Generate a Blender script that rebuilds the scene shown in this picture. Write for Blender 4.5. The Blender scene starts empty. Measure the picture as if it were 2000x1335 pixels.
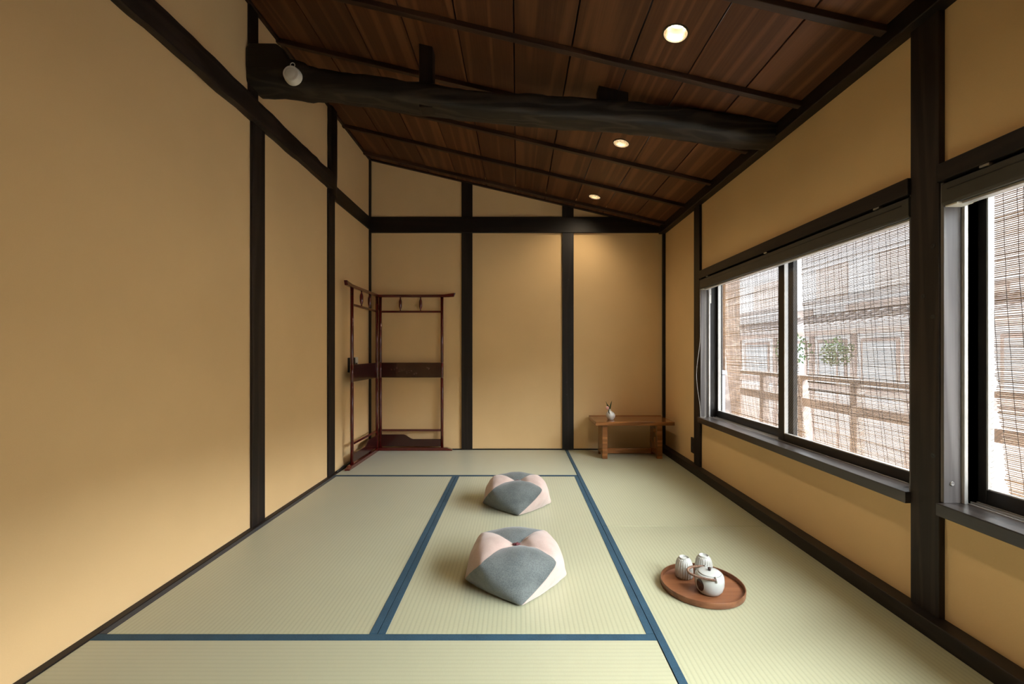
import bpy, bmesh, math, random
from mathutils import Vector, Matrix, noise
R = math.radians
random.seed(7)
S = bpy.context.scene
COL = S.collection

# ------------------------------------------------------------------ camera
F, H, VX, VY = 865.0, 0.955, 1011.0, 687.0      # focal length in px of a 2000 px wide frame, eye height, vanishing point
cam_d = bpy.data.cameras.new('camera')
cam_d.sensor_width = 36.0
cam_d.sensor_fit = 'HORIZONTAL'
cam_d.lens = F / 2000 * 36
cam_d.shift_x = -(VX - 1000) / 2000
cam_d.shift_y = (VY - 667.5) / 2000
cam_d.clip_start = 0.02
cam = bpy.data.objects.new('camera', cam_d)
cam.location = (0, 0, H)
cam.rotation_euler = (R(90), 0, 0)
COL.objects.link(cam)
S.camera = cam

# ------------------------------------------------------------------ sky, daylight through the windows, exposure
SKY = 4.6
SUN, SUN_EL, SUN_AZ, SUN_ANGLE = 56.0, 47.0, 30.0, 64.0      # veiled sun: strength, height, turn from the window axis, apparent width
w = bpy.data.worlds.new('overcast_sky')
S.world = w
w.use_nodes = True
bg = w.node_tree.nodes['Background']
bg.inputs[0].default_value = (0.93, 0.965, 1.0, 1)
bg.inputs[1].default_value = SKY
S.view_settings.view_transform = 'Standard'
S.view_settings.look = 'None'
S.view_settings.exposure = 0.08
S.view_settings.gamma = 1.0
S.view_settings.use_curve_mapping = False
S.cycles.max_bounces = 8
S.cycles.diffuse_bounces = 4
S.cycles.use_adaptive_sampling = True
S.cycles.adaptive_threshold = 0.035
S.cycles.glossy_bounces = 3
S.cycles.transparent_max_bounces = 16
S.cycles.sample_clamp_indirect = 8.0
sl = bpy.data.lights.new('veiled_sun', 'SUN')
sl.energy = SUN
sl.angle = R(SUN_ANGLE)
sl.color = (0.95, 0.97, 1.0)
so = bpy.data.objects.new('veiled_sun', sl)
so.location = (6, -1, 4)
dv = Vector((-math.cos(R(SUN_EL)) * math.cos(R(SUN_AZ)), math.cos(R(SUN_EL)) * math.sin(R(SUN_AZ)), -math.sin(R(SUN_EL))))
so.rotation_euler = dv.to_track_quat('-Z', 'Y').to_euler()
COL.objects.link(so)
LAMP = 19.0          # watts of each recessed ceiling spot

# ------------------------------------------------------------------ materials
MATS = {}


def nmat(name):
    m = bpy.data.materials.new(name)
    m.use_nodes = True
    nt = m.node_tree
    b = nt.nodes['Principled BSDF']
    MATS[name] = m
    return m, nt, b


def N(nt, t, **kw):
    n = nt.nodes.new(t)
    for k, v in kw.items():
        setattr(n, k, v)
    return n


def ramp(nt, stops):
    r = N(nt, 'ShaderNodeValToRGB')
    el = r.color_ramp.elements
    while len(el) < len(stops):
        el.new(0.5)
    for e, (p, c) in zip(el, stops):
        e.position = p
        e.color = (*c, 1) if len(c) == 3 else c
    return r


def plain(name, col, rough=0.6, metal=0.0, spec=0.5, vary=0.06, scale=30, bump=0.0, sheen=0.0, coat=0.0):
    m, nt, b = nmat(name)
    tc = N(nt, 'ShaderNodeTexCoord')
    ns = N(nt, 'ShaderNodeTexNoise')
    ns.inputs['Scale'].default_value = scale
    ns.inputs['Detail'].default_value = 4
    nt.links.new(tc.outputs['Object'], ns.inputs['Vector'])
    lo = tuple(max(0, c * (1 - vary)) for c in col)
    hi = tuple(min(1, c * (1 + vary)) for c in col)
    r = ramp(nt, [(0.3, lo), (0.7, hi)])
    nt.links.new(ns.outputs['Fac'], r.inputs[0])
    nt.links.new(r.outputs[0], b.inputs['Base Color'])
    b.inputs['Roughness'].default_value = rough
    b.inputs['Metallic'].default_value = metal
    b.inputs['Specular IOR Level'].default_value = spec
    if sheen:
        b.inputs['Sheen Weight'].default_value = sheen
    if coat:
        b.inputs['Coat Weight'].default_value = coat
        b.inputs['Coat Roughness'].default_value = 0.12
    if bump:
        bp = N(nt, 'ShaderNodeBump')
        bp.inputs['Strength'].default_value = bump
        bp.inputs['Distance'].default_value = 0.002
        nt.links.new(ns.outputs['Fac'], bp.inputs['Height'])
        nt.links.new(bp.outputs[0], b.inputs['Normal'])
    return m


def plaster(name, col):
    m, nt, b = nmat(name)
    tc = N(nt, 'ShaderNodeTexCoord')
    big = N(nt, 'ShaderNodeTexNoise')
    big.inputs['Scale'].default_value = 1.6
    big.inputs['Detail'].default_value = 3
    fine = N(nt, 'ShaderNodeTexNoise')
    fine.inputs['Scale'].default_value = 260
    fine.inputs['Detail'].default_value = 5
    mp = N(nt, 'ShaderNodeMapping')
    mp.inputs['Scale'].default_value = (1, 1, 2.4)
    nt.links.new(tc.outputs['Object'], mp.inputs[0])
    nt.links.new(tc.outputs['Object'], big.inputs[0])
    nt.links.new(mp.outputs[0], fine.inputs[0])
    mix = N(nt, 'ShaderNodeMath', operation='MULTIPLY_ADD')
    mix.inputs[1].default_value = 0.35
    nt.links.new(fine.outputs['Fac'], mix.inputs[0])
    nt.links.new(big.outputs['Fac'], mix.inputs[2])
    r = ramp(nt, [(0.45, tuple(c * 0.94 for c in col)), (0.95, tuple(c * 1.05 for c in col))])
    nt.links.new(mix.outputs[0], r.inputs[0])
    nt.links.new(r.outputs[0], b.inputs['Base Color'])
    bp = N(nt, 'ShaderNodeBump')
    bp.inputs['Strength'].default_value = 0.22
    bp.inputs['Distance'].default_value = 0.0015
    nt.links.new(fine.outputs['Fac'], bp.inputs['Height'])
    nt.links.new(bp.outputs[0], b.inputs['Normal'])
    b.inputs['Roughness'].default_value = 0.85
    b.inputs['Specular IOR Level'].default_value = 0.15
    return m


def wood(name, dark, light, axis, rough=0.55, spec=0.4, rings=9.0, across=5.0, along=0.55, bump=0.25, line=0.5, coat=0.0, fine=1.0):
    """long-grained wood: contour lines of a stretched noise (cathedral figure) plus fine streaks"""
    m, nt, b = nmat(name)
    tc = N(nt, 'ShaderNodeTexCoord')
    oi = N(nt, 'ShaderNodeObjectInfo')
    off = N(nt, 'ShaderNodeVectorMath', operation='MULTIPLY')
    cmb = N(nt, 'ShaderNodeCombineXYZ')
    for i in range(3):
        nt.links.new(oi.outputs['Random'], cmb.inputs[i])
    nt.links.new(cmb.outputs[0], off.inputs[0])
    off.inputs[1].default_value = (37, 23, 51)
    add = N(nt, 'ShaderNodeVectorMath', operation='ADD')
    nt.links.new(tc.outputs['Object'], add.inputs[0])
    nt.links.new(off.outputs[0], add.inputs[1])
    sc = [across] * 3
    sc['xyz'.index(axis)] = along
    mp = N(nt, 'ShaderNodeMapping')
    mp.inputs['Scale'].default_value = sc
    nt.links.new(add.outputs[0], mp.inputs[0])
    n1 = N(nt, 'ShaderNodeTexNoise')
    n1.inputs['Scale'].default_value = 1.0
    n1.inputs['Detail'].default_value = 1.2
    n1.inputs['Roughness'].default_value = 0.3
    nt.links.new(mp.outputs[0], n1.inputs[0])
    mul = N(nt, 'ShaderNodeMath', operation='MULTIPLY')
    mul.inputs[1].default_value = rings * 6.283
    nt.links.new(n1.outputs['Fac'], mul.inputs[0])
    sn = N(nt, 'ShaderNodeMath', operation='SINE')
    nt.links.new(mul.outputs[0], sn.inputs[0])
    sc2 = [160.0] * 3
    sc2['xyz'.index(axis)] = 3.0
    mp2 = N(nt, 'ShaderNodeMapping')
    mp2.inputs['Scale'].default_value = sc2
    nt.links.new(add.outputs[0], mp2.inputs[0])
    n2 = N(nt, 'ShaderNodeTexNoise')
    n2.inputs['Scale'].default_value = 1.0
    n2.inputs['Detail'].default_value = 3
    nt.links.new(mp2.outputs[0], n2.inputs[0])
    lin = ramp(nt, [(0.55, (0, 0, 0)), (1.0, (1, 1, 1))])
    m01 = N(nt, 'ShaderNodeMath', operation='MULTIPLY_ADD')
    m01.inputs[1].default_value = 0.5
    m01.inputs[2].default_value = 0.5
    nt.links.new(sn.outputs[0], m01.inputs[0])
    nt.links.new(m01.outputs[0], lin.inputs[0])
    a = N(nt, 'ShaderNodeMath', operation='MULTIPLY')
    a.inputs[1].default_value = line
    nt.links.new(lin.outputs[0], a.inputs[0])
    c = N(nt, 'ShaderNodeMath', operation='MULTIPLY_ADD')
    c.inputs[1].default_value = (1 - line) * 0.9 * fine
    nt.links.new(n2.outputs['Fac'], c.inputs[0])
    nt.links.new(a.outputs[0], c.inputs[2])
    r = ramp(nt, [(0.1, dark), (0.9, light)])
    nt.links.new(c.outputs[0], r.inputs[0])
    hsv = N(nt, 'ShaderNodeHueSaturation')
    vr = N(nt, 'ShaderNodeMath', operation='MULTIPLY_ADD')
    vr.inputs[1].default_value = 0.4
    vr.inputs[2].default_value = 0.8
    nt.links.new(oi.outputs['Random'], vr.inputs[0])
    nt.links.new(vr.outputs[0], hsv.inputs['Value'])
    nt.links.new(r.outputs[0], hsv.inputs['Color'])
    nt.links.new(hsv.outputs[0], b.inputs['Base Color'])
    bp = N(nt, 'ShaderNodeBump')
    bp.inputs['Strength'].default_value = bump
    bp.inputs['Distance'].default_value = 0.001
    nt.links.new(c.outputs[0], bp.inputs['Height'])
    nt.links.new(bp.outputs[0], b.inputs['Normal'])
    b.inputs['Roughness'].default_value = rough
    b.inputs['Specular IOR Level'].default_value = spec
    if coat:
        b.inputs['Coat Weight'].default_value = coat
        b.inputs['Coat Roughness'].default_value = 0.15
    return m


def tatami(name, axis, col):
    """rush matting: ribs 15 mm apart running along the mat, with fine cross weave"""
    m, nt, b = nmat(name)
    tc = N(nt, 'ShaderNodeTexCoord')
    sep = N(nt, 'ShaderNodeSeparateXYZ')
    nt.links.new(tc.outputs['Object'], sep.inputs[0])
    across = sep.outputs['X' if axis == 'y' else 'Y']
    along = sep.outputs['Y' if axis == 'y' else 'X']
    k = N(nt, 'ShaderNodeMath', operation='MULTIPLY')
    k.inputs[1].default_value = math.pi / 0.0168
    nt.links.new(across, k.inputs[0])
    s = N(nt, 'ShaderNodeMath', operation='SINE')
    nt.links.new(k.outputs[0], s.inputs[0])
    ab = N(nt, 'ShaderNodeMath', operation='ABSOLUTE')
    nt.links.new(s.outputs[0], ab.inputs[0])
    pw = N(nt, 'ShaderNodeMath', operation='POWER')
    pw.inputs[1].default_value = 0.5
    nt.links.new(ab.outputs[0], pw.inputs[0])
    mp = N(nt, 'ShaderNodeMapping')
    mp.inputs['Scale'].default_value = (60, 700, 60) if axis == 'y' else (700, 60, 60)
    nt.links.new(tc.outputs['Object'], mp.inputs[0])
    ns = N(nt, 'ShaderNodeTexNoise')
    ns.inputs['Scale'].default_value = 1
    ns.inputs['Detail'].default_value = 2
    nt.links.new(mp.outputs[0], ns.inputs[0])
    big = N(nt, 'ShaderNodeTexNoise')
    big.inputs['Scale'].default_value = 5
    nt.links.new(tc.outputs['Object'], big.inputs[0])
    f = N(nt, 'ShaderNodeMath', operation='MULTIPLY_ADD')
    f.inputs[1].default_value = 0.55
    nt.links.new(pw.outputs[0], f.inputs[0])
    f2 = N(nt, 'ShaderNodeMath', operation='MULTIPLY_ADD')
    f2.inputs[1].default_value = 0.35
    nt.links.new(ns.outputs['Fac'], f2.inputs[0])
    f3 = N(nt, 'ShaderNodeMath', operation='MULTIPLY')
    f3.inputs[1].default_value = 0.2
    nt.links.new(big.outputs['Fac'], f3.inputs[0])
    nt.links.new(f3.outputs[0], f2.inputs[2])
    nt.links.new(f2.outputs[0], f.inputs[2])
    r = ramp(nt, [(0.2, tuple(c * (0.78 if axis == 'y' else 0.88) for c in col)), (0.85, tuple(c * 1.06 for c in col))])
    nt.links.new(f.outputs[0], r.inputs[0])
    nt.links.new(r.outputs[0], b.inputs['Base Color'])
    bp = N(nt, 'ShaderNodeBump')
    bp.inputs['Strength'].default_value = 0.35
    bp.inputs['Distance'].default_value = 0.002
    nt.links.new(f.outputs[0], bp.inputs['Height'])
    nt.links.new(bp.outputs[0], b.inputs['Normal'])
    b.inputs['Roughness'].default_value = 0.42
    b.inputs['Specular IOR Level'].default_value = 0.75
    b.inputs['Sheen Weight'].default_value = 0.25
    b.inputs['Sheen Roughness'].default_value = 0.45
    return m


def woven(name, c1, c2, scale=420, rough=0.9, sheen=0.3, bump=0.3):
    m, nt, b = nmat(name)
    tc = N(nt, 'ShaderNodeTexCoord')
    n1 = N(nt, 'ShaderNodeTexNoise')
    n1.inputs['Scale'].default_value = scale
    n1.inputs['Detail'].default_value = 3
    n2 = N(nt, 'ShaderNodeTexNoise')
    n2.inputs['Scale'].default_value = 14
    nt.links.new(tc.outputs['Object'], n1.inputs[0])
    nt.links.new(tc.outputs['Object'], n2.inputs[0])
    a = N(nt, 'ShaderNodeMath', operation='MULTIPLY_ADD')
    a.inputs[1].default_value = 0.4
    nt.links.new(n2.outputs['Fac'], a.inputs[0])
    k = N(nt, 'ShaderNodeMath', operation='MULTIPLY')
    k.inputs[1].default_value = 0.6
    nt.links.new(n1.outputs['Fac'], k.inputs[0])
    nt.links.new(k.outputs[0], a.inputs[2])
    r = ramp(nt, [(0.35, c1), (0.65, c2)])
    nt.links.new(a.outputs[0], r.inputs[0])
    nt.links.new(r.outputs[0], b.inputs['Base Color'])
    bp = N(nt, 'ShaderNodeBump')
    bp.inputs['Strength'].default_value = bump
    bp.inputs['Distance'].default_value = 0.001
    nt.links.new(n1.outputs['Fac'], bp.inputs['Height'])
    nt.links.new(bp.outputs[0], b.inputs['Normal'])
    b.inputs['Roughness'].default_value = rough
    b.inputs['Specular IOR Level'].default_value = 0.2
    b.inputs['Sheen Weight'].default_value = sheen
    return m


def glass(name):
    """thin wired pane: lets light straight through, mirrors a little, fine diagonal wires inside"""
    m, nt, b = nmat(name)
    nt.nodes.remove(b)
    out = nt.nodes['Material Output']
    tr = N(nt, 'ShaderNodeBsdfTransparent')
    tr.inputs[0].default_value = (0.96, 0.98, 0.98, 1)
    gl = N(nt, 'ShaderNodeBsdfGlossy')
    gl.inputs['Roughness'].default_value = 0.02
    lw = N(nt, 'ShaderNodeLayerWeight')
    lw.inputs[0].default_value = 0.5
    p4 = N(nt, 'ShaderNodeMath', operation='POWER')
    p4.inputs[1].default_value = 5.0
    nt.links.new(lw.outputs['Facing'], p4.inputs[0])
    fr = N(nt, 'ShaderNodeMath', operation='MULTIPLY_ADD')
    fr.inputs[1].default_value = 0.5
    fr.inputs[2].default_value = 0.03
    nt.links.new(p4.outputs[0], fr.inputs[0])
    mx = N(nt, 'ShaderNodeMixShader')
    nt.links.new(fr.outputs[0], mx.inputs[0])
    nt.links.new(tr.outputs[0], mx.inputs[1])
    nt.links.new(gl.outputs[0], mx.inputs[2])
    tc = N(nt, 'ShaderNodeTexCoord')
    sep = N(nt, 'ShaderNodeSeparateXYZ')
    nt.links.new(tc.outputs['Object'], sep.inputs[0])
    ad = N(nt, 'ShaderNodeMath', operation='ADD')
    nt.links.new(sep.outputs['Y'], ad.inputs[0])
    nt.links.new(sep.outputs['Z'], ad.inputs[1])
    k = N(nt, 'ShaderNodeMath', operation='MULTIPLY')
    k.inputs[1].default_value = math.pi / 0.018
    nt.links.new(ad.outputs[0], k.inputs[0])
    s = N(nt, 'ShaderNodeMath', operation='SINE')
    nt.links.new(k.outputs[0], s.inputs[0])
    ab = N(nt, 'ShaderNodeMath', operation='ABSOLUTE')
    nt.links.new(s.outputs[0], ab.inputs[0])
    lt = N(nt, 'ShaderNodeMath', operation='LESS_THAN')
    lt.inputs[1].default_value = 0.06
    nt.links.new(ab.outputs[0], lt.inputs[0])
    wire = N(nt, 'ShaderNodeBsdfDiffuse')
    wire.inputs[0].default_value = (0.45, 0.45, 0.46, 1)
    m2 = N(nt, 'ShaderNodeMixShader')
    nt.links.new(lt.outputs[0], m2.inputs[0])
    nt.links.new(mx.outputs[0], m2.inputs[1])
    nt.links.new(wire.outputs[0], m2.inputs[2])
    nt.links.new(m2.outputs[0], out.inputs[0])
    return m


def emit(name, col, s):
    m, nt, b = nmat(name)
    b.inputs['Base Color'].default_value = (*col, 1)
    b.inputs['Emission Color'].default_value = (*col, 1)
    b.inputs['Emission Strength'].default_value = s
    return m


plaster('ochre_plaster', (0.76, 0.53, 0.275))
for ax in 'xyz':
    wood('stained_' + ax, (0.006, 0.0038, 0.003), (0.017, 0.0105, 0.008), ax, rough=0.5, rings=5, across=9)
    wood('hewn_' + ax, (0.009, 0.0055, 0.004), (0.032, 0.020, 0.015), ax, rough=0.6, rings=6, across=10, bump=0.5)
    wood('lining_' + ax, (0.085, 0.075, 0.072), (0.19, 0.175, 0.17), ax, rough=0.45, rings=6, across=9)
wood('old_log', (0.004, 0.003, 0.0026), (0.040, 0.030, 0.023), 'x', rough=0.6, rings=7, across=9, along=1.2, bump=0.6)
wood('cedar_board', (0.062, 0.019, 0.006), (0.175, 0.068, 0.026), 'y', rough=0.5, rings=5, across=7.5, along=0.22, line=0.45, spec=0.35, bump=0.15)
wood('batten_wood', (0.022, 0.010, 0.006), (0.055, 0.026, 0.015), 'x', rough=0.5)
tatami('rush_y', 'y', (0.345, 0.345, 0.215))
tatami('rush_x', 'x', (0.35, 0.35, 0.225))
woven('indigo_cloth', (0.013, 0.040, 0.066), (0.023, 0.066, 0.104), scale=300, rough=0.75, sheen=0.05)
woven('dark_cloth', (0.018, 0.02, 0.026), (0.035, 0.036, 0.042), scale=300, rough=0.7, sheen=0.1)
woven('grey_linen', (0.07, 0.082, 0.083), (0.14, 0.155, 0.153), scale=260)
woven('pink_linen', (0.41, 0.30, 0.262), (0.50, 0.385, 0.342))
plain('cord_red', (0.10, 0.02, 0.025), 0.8)
plain('lacquer', (0.085, 0.0055, 0.005), 0.18, coat=0.8, vary=0.1)
plain('lacquer_board', (0.032, 0.0035, 0.0035), 0.25, coat=0.5)
plain('gilt', (0.24, 0.15, 0.12), 0.5, metal=0.3)
wood('bench_wood', (0.16, 0.055, 0.014), (0.40, 0.165, 0.050), 'x', rough=0.22, rings=7, across=9, coat=0.3, line=0.45)
wood('tray_wood', (0.15, 0.055, 0.022), (0.30, 0.125, 0.055), 'x', rough=0.4, rings=7, across=8, line=0.35)
plain('glaze', (0.44, 0.455, 0.43), 0.16, vary=0.03, coat=0.3)
plain('vase_white', (0.74, 0.73, 0.69), 0.2, vary=0.03)
plain('glaze_grey', (0.42, 0.42, 0.385), 0.22, vary=0.06, coat=0.2, scale=60)
plain('brown_glaze', (0.030, 0.014, 0.012), 0.25)
plain('cane', (0.20, 0.11, 0.065), 0.55, vary=0.3, scale=160)
plain('cane_dark', (0.07, 0.03, 0.022), 0.5)
plain('leaf', (0.035, 0.06, 0.014), 0.5, vary=0.3)
plain('petal', (0.75, 0.40, 0.36), 0.6)
plain('black_plastic', (0.012, 0.012, 0.013), 0.45)
plain('brown_plate', (0.018, 0.011, 0.008), 0.5)
plain('white_plastic', (0.66, 0.63, 0.56), 0.45, vary=0.02)
plain('alu_dark', (0.030, 0.027, 0.025), 0.35, metal=0.3)
plain('alu_light', (0.55, 0.54, 0.52), 0.35, metal=0.4)
plain('cassette', (0.045, 0.041, 0.034), 0.5)
plain('steel', (0.45, 0.44, 0.42), 0.35, metal=0.8)
plain('bronze', (0.30, 0.24, 0.16), 0.25, metal=0.9)
plain('ring_dark', (0.09, 0.07, 0.05), 0.3, metal=0.8)
emit('lamp_glow', (1.0, 0.93, 0.80), 60.0)
glass('pane_glass')
wood('bamboo', (0.09, 0.055, 0.036), (0.24, 0.165, 0.115), 'y', rough=0.6, rings=5, across=60, along=3)
plain('twine', (0.045, 0.034, 0.034), 0.8)
wood('rail_wood', (0.11, 0.082, 0.07), (0.24, 0.19, 0.165), 'y', rough=0.7)
plain('bounce_deck', (0.55, 0.52, 0.48), 0.8, vary=0.12, scale=8)  # balcony floor colour, lightened to throw daylight up at ceiling and upper walls
plain('outer_white', (0.22, 0.22, 0.255), 0.7, vary=0.04)
plain('outer_grey', (0.13, 0.14, 0.16), 0.6)
plain('house_plaster', (0.78, 0.76, 0.76), 0.8, vary=0.1, scale=3)
plain('house_timber', (0.36, 0.275, 0.245), 0.8, vary=0.2, scale=6)
plain('house_panel', (0.60, 0.50, 0.455), 0.8, vary=0.2, scale=5)
plain('house_tile', (0.38, 0.335, 0.325), 0.6, vary=0.2, scale=8)
plain('house_glass', (0.46, 0.48, 0.50), 0.3)
plain('paving', (0.50, 0.48, 0.46), 0.9, vary=0.2, scale=4)
plain('bush', (0.06, 0.11, 0.035), 0.7, vary=0.5, scale=40)


# ------------------------------------------------------------------ mesh helpers
def B():
    return bmesh.new()


def box(bm, x0, x1, y0, y1, z0, z1, bev=0.0):
    vs = [bm.verts.new(p) for p in ((x0, y0, z0), (x1, y0, z0), (x1, y1, z0), (x0, y1, z0), (x0, y0, z1), (x1, y0, z1), (x1, y1, z1), (x0, y1, z1))]
    fs = [bm.faces.new([vs[i] for i in q]) for q in ((3, 2, 1, 0), (4, 5, 6, 7), (0, 1, 5, 4), (1, 2, 6, 5), (2, 3, 7, 6), (3, 0, 4, 7))]
    if bev > 0:
        es = list({e for f in fs for e in f.edges})
        bmesh.ops.bevel(bm, geom=es, offset=bev, segments=2, profile=0.5, affect='EDGES')
    return bm


def prism(bm, pts, a0, a1, axis='y', bev=0.0):
    """closed outline pts (u,v) extruded along axis from a0 to a1; (u,v) = the other two axes in order"""
    def P(u, v, a):
        return {'x': (a, u, v), 'y': (u, a, v), 'z': (u, v, a)}[axis]
    v0 = [bm.verts.new(P(u, v, a0)) for u, v in pts]
    v1 = [bm.verts.new(P(u, v, a1)) for u, v in pts]
    n = len(pts)
    fs = [bm.faces.new(v0), bm.faces.new(v1[::-1])]
    for i in range(n):
        fs.append(bm.faces.new([v0[i], v1[i], v1[(i + 1) % n], v0[(i + 1) % n]]))
    bmesh.ops.recalc_face_normals(bm, faces=fs)
    if bev:
        es = list({e for f in fs for e in f.edges})
        bmesh.ops.bevel(bm, geom=es, offset=bev, segments=2, profile=0.5, affect='EDGES')
    return bm


def tube(bm, pts, r, n=10, caps=True, closed=False):
    pts = [Vector(p) for p in pts]
    m = len(pts)
    rs = r if isinstance(r, (list, tuple)) else [r] * m
    rings = []
    up = None
    for i, p in enumerate(pts):
        if closed:
            t = (pts[(i + 1) % m] - pts[i - 1]).normalized()
        else:
            t = (pts[min(i + 1, m - 1)] - pts[max(i - 1, 0)]).normalized()
        if up is None:
            up = Vector((0, 0, 1)) if abs(t.z) < 0.9 else Vector((1, 0, 0))
        a = t.cross(up).normalized()
        up = a.cross(t).normalized()
        rings.append([bm.verts.new(p + (a * math.cos(2 * math.pi * k / n) + up * math.sin(2 * math.pi * k / n)) * rs[i]) for k in range(n)])
    fs = []
    for i in range(m if closed else m - 1):
        r0, r1 = rings[i], rings[(i + 1) % m]
        for k in range(n):
            fs.append(bm.faces.new([r0[k], r0[(k + 1) % n], r1[(k + 1) % n], r1[k]]))
    if caps and not closed:
        fs.append(bm.faces.new(rings[0][::-1]))
        fs.append(bm.faces.new(rings[-1]))
    bmesh.ops.recalc_face_normals(bm, faces=fs)
    return bm


def lathe(bm, prof, n=40, rib=0.0, nrib=24, ctr=(0, 0), mat=None):
    """prof: list of (r,z) from the bottom axis to the top axis"""
    rows = []
    for (r, z) in prof:
        if r < 1e-6:
            rows.append([bm.verts.new((ctr[0], ctr[1], z))])
        else:
            row = []
            for k in range(n):
                a = 2 * math.pi * k / n
                rr = r * (1 + rib * math.cos(nrib * a))
                row.append(bm.verts.new((ctr[0] + rr * math.cos(a), ctr[1] + rr * math.sin(a), z)))
            rows.append(row)
    fs = []
    for a, b in zip(rows, rows[1:]):
        for k in range(n):
            k2 = (k + 1) % n
            if len(a) == 1 and len(b) > 1:
                fs.append(bm.faces.new([a[0], b[k], b[k2]]))
            elif len(b) == 1 and len(a) > 1:
                fs.append(bm.faces.new([a[k], a[k2], b[0]]))
            elif len(a) > 1:
                fs.append(bm.faces.new([a[k], a[k2], b[k2], b[k]]))
    bmesh.ops.recalc_face_normals(bm, faces=fs)
    return bm


def hewn(bm, path, hw, hh, axis, jit=0.004, n=14, p=4.0, seed=0):
    """hand-hewn timber: superellipse rings along a path, edges wandering a little"""
    rings = []
    for i, c in enumerate(path):
        c = Vector(c)
        h1 = hw[i] if isinstance(hw, (list, tuple)) else hw
        h2 = hh[i] if isinstance(hh, (list, tuple)) else hh
        ring = []
        for k in range(n):
            a = 2 * math.pi * (k + 0.5) / n
            ca, sa = math.cos(a), math.sin(a)
            s = (abs(ca) ** p + abs(sa) ** p) ** (-1 / p)
            u, v = ca * s * h1, sa * s * h2
            q = c + (Vector((0, u, v)) if axis == 'x' else Vector((u, 0, v)) if axis == 'y' else Vector((u, v, 0)))
            d = noise.noise_vector(q * 7 + Vector((seed, 0, 0))) * jit + noise.noise_vector(q * 22 + Vector((seed, 3, 0))) * jit * 0.5
            if axis == 'x':
                d.x = 0
            if axis == 'y':
                d.y = 0
            ring.append(bm.verts.new(q + d))
        rings.append(ring)
    fs = []
    for r0, r1 in zip(rings, rings[1:]):
        for k in range(n):
            fs.append(bm.faces.new([r0[k], r0[(k + 1) % n], r1[(k + 1) % n], r1[k]]))
    fs.append(bm.faces.new(rings[0][::-1]))
    fs.append(bm.faces.new(rings[-1]))
    bmesh.ops.recalc_face_normals(bm, faces=fs)
    return bm


def link(name, me, mat, parent=None, smooth=False, loc=None):
    if mat is not None and not me.materials:
        me.materials.append(MATS[mat])
    if smooth:
        for p in me.polygons:
            p.use_smooth = True
    o = bpy.data.objects.new(name, me)
    COL.objects.link(o)
    if parent is not None:
        o.parent = parent
    if loc is not None:
        o.location = loc
    return o


def obj(name, bm, mat, parent=None, smooth=False, loc=None):
    me = bpy.data.meshes.new(name)
    bm.to_mesh(me)
    bm.free()
    return link(name, me, mat, parent, smooth, loc)


def smooth_by_angle(o, ang=35):
    me = o.data
    bm = bmesh.new()
    bm.from_mesh(me)
    for f in bm.faces:
        f.smooth = True
    for e in bm.edges:
        if len(e.link_faces) == 2 and e.calc_face_angle(0) > R(ang):
            e.smooth = False
    bm.to_mesh(me)
    bm.free()
    return o


def tag(o, label=None, cat=None, group=None, kind=None):
    if label:
        o['label'] = label
    if cat:
        o['category'] = cat
    if group:
        o['group'] = group
    if kind:
        o['kind'] = kind
    return o


def thing(name, loc, label=None, cat=None, group=None, kind=None, rz=0):
    o = bpy.data.objects.new(name, None)
    o.empty_display_size = 0.05
    COL.objects.link(o)
    o.location = loc
    o.rotation_euler = (0, 0, rz)
    return tag(o, label, cat, group, kind)


def struct(name, bm, mat, label=None, smooth=False):
    o = obj(name, bm, mat, None, smooth)
    return tag(o, label, None, None, 'structure')


# ------------------------------------------------------------------ the room shell
XL, XR, YB, YF = -1.45, 1.44, 4.34, -1.5       # plaster faces
SL = 0.234


def ceil_z(x):
    return 2.84 - SL * (x - XL)


# floor below the mats, boards in the part behind the camera
bm = B()
box(bm, XL - 0.1, XR + 0.1, YF, YB + 0.1, -0.12, -0.055)
struct('floor', bm, 'house_timber', 'dark subfloor beneath the rush mats')
bm = B()
box(bm, XL, XR, YF, 0.54, -0.055, 0.0)
struct('floor_2', bm, 'stained_y', 'dark wooden floor of the entrance side of the room')

# walls
bm = B()
box(bm, XL - 0.12, XL, YF, YB + 0.12, -0.12, 3.1)
struct('wall_left', bm, 'ochre_plaster', 'tall ochre plaster wall facing the windows')
bm = B()
box(bm, XL, XR + 0.16, YB, YB + 0.12, -0.12, 3.1)
struct('wall_back', bm, 'ochre_plaster', 'ochre plaster end wall with dark timber posts')
bm = B()
box(bm, XL - 0.12, XR + 0.16, YF - 0.12, YF, -0.12, 3.1)
struct('wall_front', bm, 'ochre_plaster', 'ochre plaster wall behind the viewer')
W1 = (1.60, 3.47)
W2 = (-0.45, 1.4925)
WZ0, WZ1 = 0.43, 1.54
bm = B()
for y0, y1, z0, z1 in ((YF, YB, -0.12, WZ0), (YF, YB, WZ1, 2.6), (YF, W2[0], WZ0, WZ1), (W2[1], W1[0], WZ0, WZ1), (W1[1], YB, WZ0, WZ1)):
    box(bm, XR, XR + 0.16, y0, y1, z0, z1)
struct('wall_right', bm, 'ochre_plaster', 'ochre plaster wall with two large sliding windows')

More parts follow.
